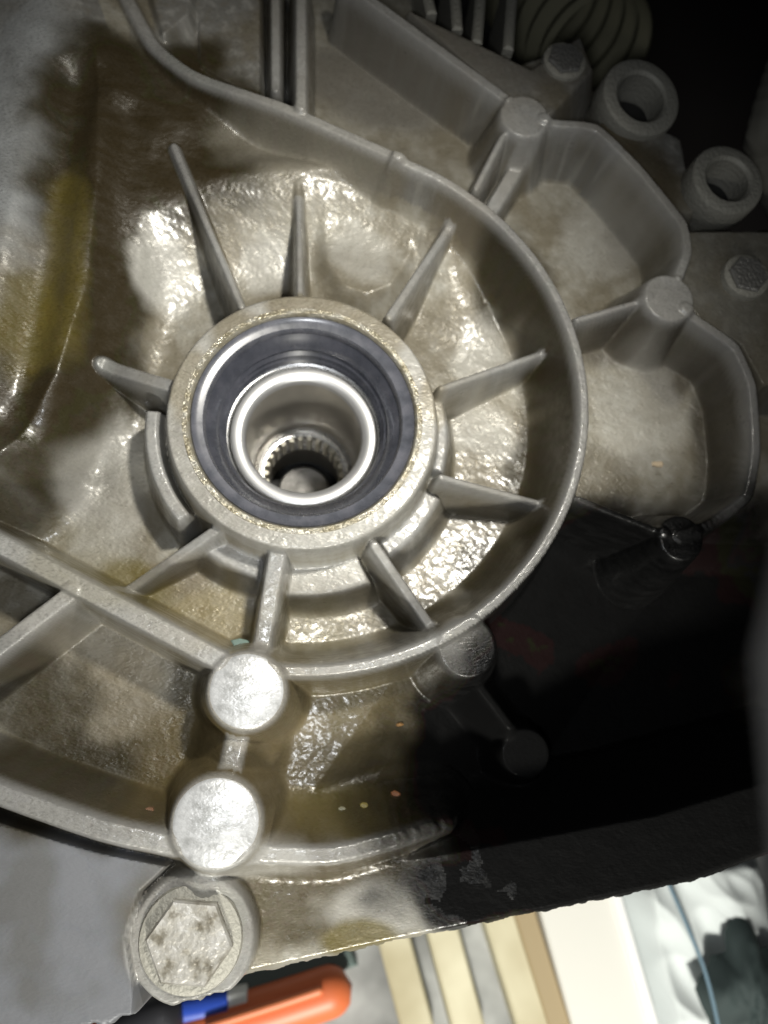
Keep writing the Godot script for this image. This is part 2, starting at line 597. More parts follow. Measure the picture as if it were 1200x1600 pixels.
	ribs([Vector2(70.8, -100.2), Vector2(75.0, -99.2), Vector2(87.7, -99.4), Vector2(100.5, -84.8), Vector2(113.0, -66.5), Vector2(113.4, -57.3), Vector2(110.0, -49.3)], [-0.6, 0.0, 0.0, 0.0, 0.0, 0.0, -0.6], 1.8, flange, 8.0)
	var flange2 := new_part("outer_flange", GREY)
	ribs([Vector2(110.3, -38.2), Vector2(114.8, -34.8), Vector2(126.0, -28.0), Vector2(129.8, -16.0), Vector2(129.4, 3.3), Vector2(126.1, 17.4), Vector2(114.6, 25.5), Vector2(104.8, 29.4)], [-0.8, -1.0, -2.0, -2.0, -3.0, -4.0, -6.0, -6.8], 1.8, flange2, 8.0)
	ribs([Vector2(78.4, -34.0), Vector2(99.7, -41.6)], [-2.0, -2.0], 1.2, new_part("web_rib", GREY), 8.0, 3.0)
	ribs([Vector2(75.4, 20.1), Vector2(100.6, 28.2)], [-2.0, -6.0], 1.2, new_part("web_rib", GREY), 8.0, 3.0)
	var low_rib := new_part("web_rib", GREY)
	grimy_shaded[low_rib] = true
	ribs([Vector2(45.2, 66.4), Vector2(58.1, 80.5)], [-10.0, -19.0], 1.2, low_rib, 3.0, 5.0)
	# ledge outside the flange
	var ledge := new_part("side_ledge", GREY)
	poly([Vector2(30.5, -142.5), Vector2(69.8, -123.4), Vector2(86.7, -138.1), Vector2(90.2, -125.8), Vector2(75.3, -107.3), Vector2(65.0, -108.8)], -5.0, 3.0, ledge, 3.0)
	poly([Vector2(93.4, -109.0), Vector2(108.7, -110.3), Vector2(120.2, -105.1), Vector2(121.8, -77.8), Vector2(116.5, -77.4), Vector2(105.1, -93.0)], -9.0, 4.0, ledge, 3.0)
	poly([Vector2(117.9, -68.6), Vector2(128.9, -69.4), Vector2(163.3, -71.7), Vector2(155.6, -18.8), Vector2(136.2, -18.0), Vector2(130.7, -31.2), Vector2(118.4, -39.1), Vector2(112.2, -48.4)], -6.0, 4.0, ledge, 3.0)
	# bosses for the bolts
	for e in [
		[Vector2(65.0, -100.7), 7.8, 0.2], [Vector2(105.7, -41.2), 7.8, 0.2], [Vector2(105.1, 29.8), 6.6, -5.0], [Vector2(43.2, 60.5), 7.8, -1.5],
		[Vector2(63.5, 87.8), 7.0, -24.0], [Vector2(-12.1, 71.5), 9.6, 2.0], [Vector2(-17.8, 101.3), 10.6, 2.0],
	]:
		var boss := new_part("bolt_boss", GREY)
		disc(e[0], e[1], e[2], boss, 4.5, 5.0)
		if e[2] < -5.0:  # in the oily corner that has its shade painted in
			grimy_shaded[boss] = true
	ribs([Vector2(-12.1, 71.5), Vector2(-15.1, 86.4), Vector2(-17.5, 101.4)], [-4.0, -3.0, -4.0], 2.4, new_part("boss_web", GREY), 2.0, 4.0)
	# flange ribs, lower left
	var rail := new_part("flange_rail", GREY)
	ribs([Vector2(-92.4, 26.5), Vector2(-73.2, 36.5), Vector2(-19.3, 64.0)], [2.0, 2.0, 2.0], 2.7, rail, 8.0)
	ribs([Vector2(-55.4, 47.9), Vector2(-81.2, 70.2)], [1.0, 1.0], 2.3, new_part("web_rib", GREY), 8.0)
	ribs([Vector2(-84.1, 87.0), Vector2(-66.5, 94.6), Vector2(-43.2, 102.6), Vector2(-27.4, 106.3)], [2.0, 2.0, 2.0, 0.5], 2.5, new_part("flange_rail", GREY), 4.5, 4.0)
	ribs([Vector2(-10.2, 109.2), Vector2(9.6, 110.0), Vector2(25.3, 106.8), Vector2(38.6, 104.5)], [-4.0, -4.0, -6.0, -13.0], 1.9, new_part("lower_ridge", GREY), 2.2, 10.0)
	# lower lip, the smooth cover plate and the collar of the corner bolt
	poly([Vector2(-19.5, 113.5), Vector2(9.9, 115.5), Vector2(39.0, 111.5), Vector2(93.6, 103.3), Vector2(144.2, 90.6), Vector2(150.0, 104.5), Vector2(103.1, 118.3), Vector2(26.1, 130.3), Vector2(-18.2, 137.8)], -12.0, 2.0, new_part("lower_lip", TAN), 6.0)
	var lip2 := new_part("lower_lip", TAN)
	grimy_shaded[lip2] = true
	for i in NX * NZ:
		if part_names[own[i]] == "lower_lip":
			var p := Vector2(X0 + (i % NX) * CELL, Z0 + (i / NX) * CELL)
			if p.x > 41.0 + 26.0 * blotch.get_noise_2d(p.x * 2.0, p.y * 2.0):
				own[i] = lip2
	var collar := new_part("bolt_collar", GREY)
	disc(Vector2(-22.8, 127.7), 14.6, -6.0, collar, 8.0, 2.0)
	disc(Vector2(-20.1, 114.8), 3.0, -5.5, collar, 0.9, 6.0)
	poly([Vector2(-90.7, 96.7), Vector2(-67.5, 101.9), Vector2(-45.4, 108.0), Vector2(-29.5, 111.6), Vector2(-35.4, 117.2), Vector2(-37.7, 126.8), Vector2(-35.2, 136.6), Vector2(-34.7, 143.7), Vector2(-82.1, 156.4)], -3.0, 9.0, new_part("cover_plate", Color(0.15, 0.155, 0.168)), 1.0)

func outline() -> Array:
	return [Vector2(-147.9, -206.1), Vector2(32.2, -213.9), Vector2(37.8, -147.5), Vector2(66.4, -136.0), Vector2(74.3, -142.9), Vector2(86.2, -149.4), Vector2(95.8, -142.4), Vector2(97.7, -122.0), Vector2(110.0, -110.5), Vector2(124.2, -107.9), Vector2(125.6, -89.7), Vector2(142.1, -80.2), Vector2(175.8, -82.5),
		Vector2(157.4, 104.0), Vector2(129.1, 113.3), Vector2(117.3, 116.9), Vector2(106.3, 119.5), Vector2(94.8, 121.3), Vector2(66.3, 125.2), Vector2(26.6, 131.2), Vector2(4.1, 135.7), Vector2(-18.7, 139.7), Vector2(-44.5, 144.1), Vector2(-73.7, 149.6), Vector2(-91.9, 156.2)]

func finish_casting(root: Node3D) -> void:
	var edge := PackedVector2Array(outline())
	var ne := edge.size()
	var far_out := PackedFloat32Array()
	# where the oil still runs: middle, reach, extra relief
	var wet := [[Vector2(6.4, 82.9), 34.0, 0.06], [Vector2(3.8, 120.4), 26.0, 0.05], [Vector2(-48.4, 85.8), 22.0, 0.05], [Vector2(-19.1, 45.4), 16.0, 0.05], [Vector2(100.6, -44.5), 16.0, 0.05], [Vector2(16.5, 97.1), 22.0, 0.05]]
	far_out.resize(NX * NZ)
	for iz in NZ:
		for ix in NX:
			var p := Vector2(X0 + ix * CELL, Z0 + iz * CELL)
			var i := iz * NX + ix
			if not Geometry2D.is_point_in_polygon(p, edge):
				var d := 1e9
				for k in ne:
					d = minf(d, p.distance_squared_to(Geometry2D.get_closest_point_to_segment(p, edge[k], edge[(k + 1) % ne])))
				far_out[i] = sqrt(d)
				hgt[i] -= fall(far_out[i] - 0.6 + 1.6 * grain.get_noise_2d(p.x * 0.7, p.y * 0.7), 6.0)
			var rough_cast := 0.07 * grain.get_noise_2d(p.x * 2.2, p.y * 2.2) + 0.15 * grain.get_noise_2d(p.x * 0.45, p.y * 0.45)
			var part_id := own[i]
			if part_names[part_id] == "cover_plate" or part_names[part_id] == "bolt_boss":
				rough_cast *= 0.25
			# the oil film lies in fine runs
			var u := p.x * 0.94 - p.y * 0.34
			var w := p.x * 0.34 + p.y * 0.94
			var runs := 0.017
			for e in wet:
				runs += e[2] * smoothstep(e[1], e[1] * 0.4, p.distance_to(e[0]))
			hgt[i] += rough_cast + (0.0 if part_names[part_id] == "cover_plate" else runs * grain.get_noise_2d(u * 1.2 + 300.0, w * 3.8))
			var n := blotch.get_noise_2d(p.x, p.y)
			var n2 := blotch.get_noise_2d(p.x * 6.0 + 500.0, p.y * 6.0)
			var c := part_tint[part_id]
			if part_names[part_id] == "cover_plate":
				col[i] = c.lerp(Color(0.09, 0.088, 0.08), clampf(n * 1.2 + 0.1, 0.0, 0.6))
				continue
			c = c.lerp(PALE, clampf(n2 * 0.6, 0.0, 0.4))
			c = c.lerp(Color(0.12, 0.097, 0.055), clampf(n * 1.3 + 0.14, 0.0, 0.55))
			c = c.lerp(Color(0.16, 0.14, 0.10), clampf(-n2 * 0.8 - 0.12, 0.0, 0.4))
			col[i] = c
	stains_and_shade()
	for i in NX * NZ:
		if worn[i] > 0.0:
			col[i] = col[i].lerp(Color(0.36, 0.36, 0.355), 0.45 * worn[i])
	grease_and_shade()
	# every connected piece of a part becomes a mesh of its own; crumbs join the largest
	var piece := PackedInt32Array()
	piece.resize(NX * NZ)
	piece.fill(-2)
	for iz in NZ - 1:
		for ix in NX - 1:
			var i := iz * NX + ix
			if maxf(maxf(far_out[i], far_out[i + 1]), maxf(far_out[i + NX], far_out[i + NX + 1])) > 9.0:
				continue
			if Vector2(X0 + ix * CELL, Z0 + iz * CELL).length() < 31.0:
				continue
			piece[i] = -1
	var quads: Array[PackedInt32Array] = []
	var of_part := PackedInt32Array()
	var largest := {}
	for start in NX * NZ:
		if piece[start] != -1:
			continue
		var list := PackedInt32Array([start])
		var id := own[start]
		piece[start] = 1
		var at := 0
		while at < list.size():
			var i := list[at]
			at += 1
			for o in [-1, 1, -NX, NX]:
				var j: int = i + o
				if j >= 0 and j < NX * NZ and piece[j] == -1 and own[j] == id:
					piece[j] = 1
					list.append(j)
		if not largest.has(id) or quads[largest[id]].size() < list.size():
			largest[id] = quads.size()
		quads.append(list)
		of_part.append(id)
	for q in quads.size():
		var big: int = largest[0 if quads[largest[of_part[q]]].size() > 400 else of_part[q]]
		if q != big and q != largest[of_part[q]] and quads[q].size() < 60:
			quads[big].append_array(quads[q])
			quads[q] = PackedInt32Array()
	var seen := PackedInt32Array()
	seen.resize(NX * NZ)
	for g in quads.size():
		var k := of_part[g]
		if quads[g].is_empty():
			continue
		seen.fill(-1)
		var v := PackedVector3Array()
		var nn := PackedVector3Array()
		var cc := PackedColorArray()
		var ii := PackedInt32Array()
		for q in quads[g]:
			for o in [0, 1, NX + 1, 0, NX + 1, NX]:
				var i: int = q + o
				if seen[i] < 0:
					seen[i] = v.size()
					var ix := i % NX
					var iz := i / NX
					v.append(Vector3(X0 + ix * CELL, hgt[i], Z0 + iz * CELL) * S)
					var l := hgt[i - 1 if ix > 0 else i]
					var r := hgt[i + 1 if ix < NX - 1 else i]
					var u := hgt[i - NX if iz > 0 else i]
					var d := hgt[i + NX if iz < NZ - 1 else i]
					nn.append(Vector3(l - r, 2.0 * CELL, u - d).normalized())
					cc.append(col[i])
				ii.append(seen[i])
		var a := []
		a.resize(Mesh.ARRAY_MAX)
		a[Mesh.ARRAY_VERTEX] = v
		a[Mesh.ARRAY_NORMAL] = nn
		a[Mesh.ARRAY_COLOR] = cc
		a[Mesh.ARRAY_INDEX] = ii
		var m := ArrayMesh.new()
		m.add_surface_from_arrays(Mesh.PRIMITIVE_TRIANGLES, a)
		part("pocket_floor" if k == 0 and g != largest[0] else part_names[k], m, mats.cover if part_names[k] == "cover_plate" else mats.grime_shade if grimy_shaded.has(k) else mats.cast, root)

func stains_and_shade() -> void:
	# dried oil in the upper left
	stain_or_shade(Vector2(-80.6, -88.9), 30.0, Color(0.26, 0.27, 0.275), 0.85, Vector2(0.7, 1.7), 0.25)
	stain_or_shade(Vector2(-46.1, -97.9), 36.0, BROWN, 0.95, Vector2(1.2, 1.0), 0.3)
	stain_or_shade(Vector2(-62.4, -103.4), 22.0, BROWN, 0.9, Vector2(1.0, 1.0), 0.3)
	stain_or_shade(Vector2(-50.8, -78.8), 34.0, BROWN, 0.96, Vector2(1.2, 0.8), 0.2)
	stain_or_shade(Vector2(-54.6, -49.6), 20.0, BROWN, 0.9, Vector2(0.6, 1.6), 0.2)
	stain_or_shade(Vector2(-65.1, -18.7), 26.0, BROWN, 0.85, Vector2(0.8, 1.4), 0.25)
	stain_or_shade(Vector2(-23.1, -102.8), 18.0, BROWN, 0.9, Vector2(1.4, 0.8), 0.25)
	stain_or_shade(Vector2(2.8, -89.0), 18.0, Color(0.15, 0.135, 0.10), 0.8, Vector2(1.6, 0.9), 0.3)
	stain_or_shade(Vector2(-31.1, -87.1), 22.0, BROWN, 0.9, Vector2(1.1, 0.9), 0.3)
	stain_or_shade(Vector2(-59.8, -52.3), 30.0, BROWN, 0.9, Vector2(0.7, 1.4), 0.3)
	stain_or_shade(Vector2(-69.2, -2.3), 28.0, BROWN, 0.85, Vector2(1.0, 1.2), 0.3)
	stain_or_shade(Vector2(-76.4, -13.5), 22.0, BROWN, 0.7, Vector2(1.0, 1.4), 0.3)
	stain_or_shade(Vector2(-77.2, 25.6), 14.0, BROWN, 0.8)
	stain_or_shade(Vector2(-67.9, -45.5), 14.0, OLIVE, 0.5, Vector2(0.6, 2.4))
	stain_or_shade(Vector2(-76.8, -25.6), 13.0, OLIVE, 0.6, Vector2(0.8, 1.6))
	stain_or_shade(Vector2(-11.8, -94.2), 12.0, BROWN, 0.8, Vector2(1.4, 0.7))
	stain_or_shade(Vector2(-37.0, -117.4), 12.0, BROWN, 0.85)
	stain_or_shade(Vector2(14.8, -92.2), 24.0, Color(0.20, 0.185, 0.15), 0.75, Vector2(2.0, 0.7), 0.25)
	# inside the rim, right: brown oil with the wall shade painted in
	stain_or_shade(Vector2(47.5, -70.6), 12.0, Color(0.13, 0.11, 0.075), 0.7, Vector2(1.0, 1.0), 0.3)
	stain_or_shade(Vector2(64.0, -57.0), 19.0, BROWN, 0.95, Vector2(0.8, 1.2), 0.25)
	stain_or_shade(Vector2(73.5, -32.3), 15.0, BROWN, 0.95, Vector2(0.7, 1.4), 0.25)
	stain_or_shade(Vector2(73.9, -8.9), 14.0, BROWN, 0.95, Vector2(0.7, 1.8), 0.25)
	stain_or_shade(Vector2(69.8, 15.0), 15.0, BROWN, 0.95, Vector2(0.8, 1.4), 0.25)
	stain_or_shade(Vector2(57.6, 35.9), 16.0, BROWN, 0.95, Vector2(1.0, 1.0), 0.25)
	stain_or_shade(Vector2(40.8, 50.5), 12.0, BROWN, 0.85, Vector2(1.4, 0.7), 0.25)
	stain_or_shade(Vector2(54.8, -12.2), 11.0, Color(0.16, 0.14, 0.10), 0.6, Vector2(1.8, 0.6))  # shade below the two right ribs painted in, here and next
	stain_or_shade(Vector2(48.0, 20.0), 12.0, Color(0.13, 0.115, 0.085), 0.7, Vector2(1.5, 0.8))
	# upper right pockets and walls of the top pocket: oil with wall shade painted in
	stain_or_shade(Vector2(31.4, -127.8), 26.0, Color(0.15, 0.14, 0.12), 0.85, Vector2(2.2, 0.75), 0.2)
	stain_or_shade(Vector2(106.9, -84.5), 15.0, Color(0.08, 0.066, 0.042), 0.9, Vector2(0.9, 1.7), 0.2)
	stain_or_shade(Vector2(93.4, -102.5), 12.0, Color(0.08, 0.066, 0.042), 0.85, Vector2(1.3, 0.8), 0.2)
	stain_or_shade(Vector2(127.4, -9.1), 13.0, Color(0.06, 0.052, 0.038), 0.92, Vector2(0.7, 2.6), 0.2)
	stain_or_shade(Vector2(100.9, -37.1), 15.0, Color(0.07, 0.06, 0.045), 0.85, Vector2(1.8, 0.7), 0.2)
	stain_or_shade(Vector2(116.2, -27.2), 12.0, Color(0.07, 0.06, 0.045), 0.85)
	stain_or_shade(Vector2(131.5, -56.1), 34.0, Color(0.15, 0.14, 0.11), 0.6)
	stain_or_shade(Vector2(80.8, -129.9), 16.0, Color(0.13, 0.12, 0.10), 0.6)
	# lower pockets: oil, with shade from ribs, walls and bosses painted in
	stain_or_shade(Vector2(2.2, 54.4), 16.0, OLIVE, 0.35)
	stain_or_shade(Vector2(26.9, 45.0), 9.0, BROWN, 0.7, Vector2(0.7, 1.6))  # shaded left side of the rib painted in
	stain_or_shade(Vector2(-24.6, 51.9), 14.0, Color(0.24, 0.19, 0.08), 0.55)
	stain_or_shade(Vector2(-35.0, 40.3), 10.0, Color(0.15, 0.12, 0.07), 0.7, Vector2(1.4, 0.7))
	stain_or_shade(Vector2(-50.2, 43.2), 13.0, OLIVE, 0.75, Vector2(1.6, 0.8))
	stain_or_shade(Vector2(-61.5, 36.8), 16.0, OLIVE, 0.3)
	stain_or_shade(Vector2(-51.8, 60.1), 16.0, Color(0.16, 0.145, 0.115), 0.75, Vector2(2.2, 0.6), 0.25)
	stain_or_shade(Vector2(-49.5, 77.8), 14.0, Color(0.17, 0.14, 0.09), 0.6, Vector2(1.6, 1.2), 0.4)
	stain_or_shade(Vector2(-52.7, 94.8), 22.0, BROWN, 0.92, Vector2(2.0, 0.7), 0.3)
	stain_or_shade(Vector2(-69.1, 71.4), 18.0, BROWN, 0.75)
	stain_or_shade(Vector2(-33.3, 92.3), 12.0, BROWN, 0.8)
	stain_or_shade(Vector2(-29.5, 74.5), 10.0, Color(0.10, 0.085, 0.05), 0.7, Vector2(0.6, 1.6))  # shadow of the bosses painted on the pocket floor
	stain_or_shade(Vector2(-21.0, 87.0), 14.0, Color(0.10, 0.08, 0.04), 0.8, Vector2(0.7, 1.5), 0.3)
	stain_or_shade(Vector2(-2.1, 87.7), 32.0, Color(0.11, 0.085, 0.04), 0.85, Vector2(1.5, 1.0), 0.3)
	stain_or_shade(Vector2(23.5, 79.6), 24.0, Color(0.085, 0.07, 0.038), 0.8, Vector2(1.2, 1.1), 0.3, true)
	stain_or_shade(Vector2(28.4, 97.5), 20.0, Color(0.06, 0.05, 0.028), 0.85, Vector2(1.2, 0.9), 0.3, true)
	stain_or_shade(Vector2(16.2, 102.1), 12.0, OLIVE, 0.5, Vector2(1.8, 0.6))
	stain_or_shade(Vector2(2.2, 119.1), 22.0, Color(0.07, 0.057, 0.033), 0.9, Vector2(1.9, 0.7), 0.3)
	stain_or_shade(Vector2(-22.3, 124.0), 19.0, Color(0.09, 0.078, 0.052), 0.85, Vector2(1.0, 1.2), 0.3)
	stain_or_shade(Vector2(26.2, 124.2), 12.0, PALE, 0.6, Vector2(1.6, 0.7))
	stain_or_shade(Vector2(18.3, 131.1), 7.0, OLIVE, 0.8, Vector2(1.8, 0.8))
	stain_or_shade(Vector2(-8.8, 110.7), 8.0, PALE, 0.5, Vector2(2.0, 0.8))

func grease_and_shade() -> void:
	# paler patches on the pocket floors
	stain_or_shade(Vector2(-44.1, -50.7), 13.0, PALE, 0.75, Vector2(0.8, 1.2))
	stain_or_shade(Vector2(-14.3, -56.9), 10.0, PALE, 0.6)
	stain_or_shade(Vector2(17.3, -62.0), 12.0, PALE, 0.5)
	stain_or_shade(Vector2(55.4, -34.2), 12.0, PALE, 0.5)
	stain_or_shade(Vector2(55.5, -7.5), 11.0, PALE, 0.5)
	stain_or_shade(Vector2(-54.6, 16.5), 18.0, PALE, 0.45, Vector2(0.8, 1.3))
	stain_or_shade(Vector2(95.9, -73.1), 16.0, PALE, 0.45)
	stain_or_shade(Vector2(104.1, -12.8), 18.0, PALE, 0.4, Vector2(1.0, 1.2))
	# browned oil on the upper half of the hub's rim
	stain_or_shade(Vector2(-0.8, -34.0), 9.0, Color(0.16, 0.135, 0.085), 0.75, Vector2(1.6, 0.8))
	stain_or_shade(Vector2(-18.9, -24.7), 9.0, Color(0.16, 0.135, 0.085), 0.7)
	stain_or_shade(Vector2(19.7, -26.7), 9.0, Color(0.16, 0.135, 0.085), 0.7)
	stain_or_shade(Vector2(-30.8, -8.3), 9.0, Color(0.20, 0.17, 0.11), 0.6, Vector2(0.7, 1.4))
	stain_or_shade(Vector2(35.7, -9.2), 8.0, Color(0.20, 0.17, 0.11), 0.6, Vector2(0.7, 1.4))
	# black grease over the lower right, with its cast shadow painted in
	stain_or_shade(Vector2(63.5, 87.8), 17.0, BLACK, 0.97, Vector2.ONE, 0.1)
	stain_or_shade(Vector2(106.6, 30.3), 12.0, BLACK, 0.85, Vector2.ONE, 0.2)
	stain_or_shade(Vector2(49.0, 61.8), 8.0, BLACK, 0.85, Vector2.ONE, 0.2)  # shaded right side of the boss painted in
	stain_or_shade(Vector2(95.1, 67.0), 66.0, BLACK, 0.99, Vector2(1.15, 1.0), 0.12, true)
	stain_or_shade(Vector2(71.3, 99.0), 50.0, BLACK, 0.99, Vector2(1.3, 0.8), 0.15, true)
	stain_or_shade(Vector2(58.3, 83.3), 29.0, BLACK, 0.93, Vector2.ONE, 0.25, true)
	stain_or_shade(Vector2(89.3, 36.6), 26.0, BLACK, 0.97, Vector2(1.3, 1.0), 0.12, true)
	stain_or_shade(Vector2(136.2, 39.9), 36.0, BLACK, 0.97, Vector2.ONE, 0.15, true)
	stain_or_shade(Vector2(123.1, 101.5), 40.0, BLACK, 0.99, Vector2.ONE, 0.15, true)
	stain_or_shade(Vector2(44.3, 120.4), 17.0, BLACK, 0.93, Vector2(1.4, 0.8), 0.4)
	stain_or_shade(Vector2(75.4, 119.4), 30.0, BLACK, 0.97, Vector2(1.9, 0.5), 0.25, true)

func hex(r: float) -> Array:
	var p := []
	for k in 6:
		p.append(Vector2(cos(TAU * k / 6.0 + 0.3), sin(TAU * k / 6.0 + 0.3)) * r)
	return p

func bolt(called: String, label: String, at: Vector3, r: float, m: Material, turn: float) -> void:
	var t := thing(called, label, "bolt", at)
	t.rotation.y = turn
	part("washer_flange", lathe([Vector2(0.0, 0.9), Vector2(r * 1.05, 0.9), Vector2(r * 1.16, 0.5), Vector2(r * 1.2, -0.5), Vector2(r * 1.2, -3.0)]), mats.lug, t)
	part("hex_head", prism(hex(r), 0.5, r * 0.34, 0.45), m, t)
	part("shank", lathe([Vector2(0.0, -2.0), Vector2(r * 0.55, -2.0), Vector2(r * 0.55, -16.0)], 24), m, t)

func ring_lug(root: Node3D, at: Vector3, ro: float, ri: float, tilt: Vector2) -> void:
	var p := part("ring_lug", lathe([Vector2(ri, -14.0), Vector2(ri, -1.0), Vector2(ri + 0.9, 0.0), Vector2(ro - 1.6, 0.0), Vector2(ro - 0.4, -0.6), Vector2(ro, -1.8), Vector2(ro, -9.0), Vector2(ro - 1.5, -11.0), Vector2(ro - 1.5, -26.0)]), mats.lug, root, at)
	p.rotation = Vector3(tilt.x, 0, tilt.y)
	part("threaded_bore", lathe([Vector2(0.0, -12.0), Vector2(ri + 0.2, -12.0), Vector2(ri + 0.2, -20.0)], 32), mats.dark, root, at)

func _ready() -> void:
	rng.seed = 7
	# camera, air and light
	var cam := Camera3D.new()
	cam.name = "camera"
	add_child(cam)
	cam.transform = Transform3D(Basis(Vector3(0.9950056, 0.0998192, 0.0), Vector3(-0.0240333, 0.239566, -0.9705826), Vector3(-0.0968827, 0.9657351, 0.2407685)), Vector3(0.001846, 0.196275, 0.074541))
	cam.fov = 66.97
	cam.near = 0.005
	cam.far = 20.0
	var lens := CameraAttributesPhysical.new()
	lens.frustum_focal_length = 18.136
	lens.frustum_focus_distance = 0.18
	lens.frustum_near = 0.005
	lens.frustum_far = 20.0
	lens.exposure_aperture = 8.0
	cam.attributes = lens
	cam.current = true
	var we := WorldEnvironment.new()
	we.name = "air"
	var env := Environment.new()
	env.background_mode = Environment.BG_COLOR
	env.background_color = Color(0.012, 0.010, 0.010)
	env.tonemap_mode = Environment.TONE_MAPPER_LINEAR
	env.tonemap_exposure = 1.0
	env.sdfgi_enabled = true
	env.ssao_enabled = true
	env.ssil_enabled = true
	we.environment = env
	add_child(we)
	# the hand lamp above the housing
	var lamp := SpotLight3D.new()
	lamp.name = "hand_lamp"
	lamp.light_color = Color(1.0, 0.985, 0.945)
	lamp.light_energy = 0.088
	lamp.light_size = 0.01
	lamp.spot_range = 4.0
	lamp.spot_attenuation = 2.0
	lamp.spot_angle = 41.0
	lamp.spot_angle_attenuation = 1.0
	lamp.shadow_enabled = true
	add_child(lamp)
	lamp.look_at_from_position(Vector3(0.070, 0.235, -0.040), Vector3(-0.022, -0.01, 0.012), Vector3.FORWARD)
	# the phone's own torch beside its lens
	var torch := SpotLight3D.new()
	torch.name = "phone_torch"
	torch.light_color = Color(0.97, 0.985, 1.0)
	torch.light_energy = 0.016
	torch.light_size = 0.01
	torch.spot_range = 3.0
	torch.spot_attenuation = 2.0
	torch.spot_angle = 62.0
	torch.spot_angle_attenuation = 1.0
	torch.shadow_enabled = true
	add_child(torch)
	torch.look_at_from_position(Vector3(-0.006, 0.200, 0.092), Vector3(-0.01, 0.0, 0.03), Vector3.FORWARD)
	# workshop light on the floor in front of the housing
	var room := SpotLight3D.new()
	room.name = "workshop_lamp"
	room.light_color = Color(1.0, 0.99, 0.95)
	room.light_energy = 1.1
	room.light_size = 0.06
	room.spot_range = 8.0
	room.spot_attenuation = 2.0
	room.spot_angle = 26.0
	room.spot_angle_attenuation = 0.6
	room.shadow_enabled = true
	add_child(room)
	room.look_at_from_position(Vector3(0.10, 0.42, 0.72), Vector3(0.06, -0.22, 0.24), Vector3.FORWARD)
	var room_fill := AreaLight3D.new()  # added fill standing in for the bright room beyond the housing
	room_fill.name = "room_fill_light"
	room_fill.light_color = Color(0.95, 0.97, 1.0)
	room_fill.light_energy = 0.035
	room_fill.area_size = Vector2(0.6, 0.4)
	room_fill.area_range = 6.0
	room_fill.shadow_enabled = true
	add_child(room_fill)
	room_fill.look_at_from_position(Vector3(0.02, 0.55, 0.62), Vector3(0.03, 0, -0.05), Vector3.FORWARD)

	make_materials()
	# ---- floor
	var floor_m := mat(Color(0.42, 0.43, 0.42), 0.7)
	floor_m.albedo_texture = noise_tex(0.01, 41, false, 0, [[0.0, Color(0.6, 0.6, 0.6)], [1.0, Color(1, 1, 1)]])
	floor_m.uv1_triplanar = true
	floor_m.uv1_scale = Vector3(4, 4, 4)
	var fl := MeshInstance3D.new()
	fl.name = "floor"
	fl.mesh = prism([Vector2(-1500, -1500), Vector2(1500, -1500), Vector2(1500, 1500), Vector2(-1500, 1500)], -260.0, -220.0)
	fl.material_override = floor_m
	fl.set_meta("kind", "structure")
	fl.set_meta("label", "pale grey concrete workshop floor under the housing")
	add_child(fl)

	# ---- the housing
	var housing := thing("gearbox_housing", "oily cast aluminium gearbox housing with ribbed round hub", "gearbox")
	shape_casting()
	finish_casting(housing)
	part("hub_ring", lathe([Vector2(30.1, -16.0), Vector2(30.1, -0.6), Vector2(30.7, 0.2), Vector2(32.0, 0.2), Vector2(32.4, -0.9)], 120), mats.hub, housing)
	part("bore", lathe([Vector2(0.0, -90.0), Vector2(30.1, -90.0), Vector2(30.1, -15.9)], 64), mats.dark, housing)
	var low := []
	for p in outline():
		low.append(p * 0.94)
	part("lower_casing", prism(low, -219.9, -92.0), mats.dark, housing)
	for e in [
		[Vector3(-12.0, 2.5, 71.5), 8.8, "machined"], [Vector3(-17.8, 2.5, 101.2), 9.8, "machined"],
	]:
		part("machined_pad", lathe([Vector2(0.0, 0.0), Vector2(e[1] - 0.8, 0.0), Vector2(e[1], -0.5), Vector2(e[1] + 0.2, -2.0)]), mats[e[2]], housing, e[0])
	ring_lug(housing, Vector3(106.1, -5.0, -116.4), 13.6, 8.2, Vector2(0.12, -0.10))
	ring_lug(housing, Vector3(131.0, -3.0, -86.0), 12.2, 7.2, Vector2(0.05, -0.05))
	for e in [[Vector2(35.0, -167.5), Vector2(38.5, -147.8)], [Vector2(46.2, -171.5), Vector2(47.1, -142.2)], [Vector2(56.7, -170.0), Vector2(53.5, -137.6)], [Vector2(67.6, -171.2), Vector2(64.0, -136.0)]]:
		part("cooling_fin", prism(box_pts(e[0], e[1], 1.8), -40.0, -10.0, 0.8), mats.lug, housing)

	# ---- seal and output hub
	var seal := thing("oil_seal", "dark blue rubber oil seal ring pressed into the hub bore", "oil seal")
	part("outer_band", lathe([Vector2(26.3, -4.0), Vector2(26.4, -2.4), Vector2(26.9, -1.6), Vector2(28.2, -1.3), Vector2(29.2, -0.9), Vector2(29.7, -0.5), Vector2(30.05, -0.9), Vector2(30.05, -8.0)], 120), mats.rubber, seal)
	part("sealing_lip", lathe([Vector2(22.2, -14.6), Vector2(21.7, -13.4), Vector2(22.5, -12.6), Vector2(21.9, -11.4), Vector2(22.8, -10.4), Vector2(22.4, -9.4), Vector2(23.4, -8.4), Vector2(23.2, -7.4), Vector2(24.1, -6.0), Vector2(25.4, -4.7), Vector2(26.4, -3.6)], 120), mats.lip, seal)
	part("garter_spring", lathe([Vector2(21.6, -16.4), Vector2(21.2, -15.6), Vector2(21.6, -14.8), Vector2(22.4, -14.5)], 120), mats.steel, seal)
	part("rear_case", lathe([Vector2(21.3, -26.0), Vector2(24.0, -24.0), Vector2(24.4, -14.5)], 96), mats.bore, seal)
	var out_hub := thing("output_hub", "bright steel output sleeve with internal splines inside the oil seal", "gear hub")
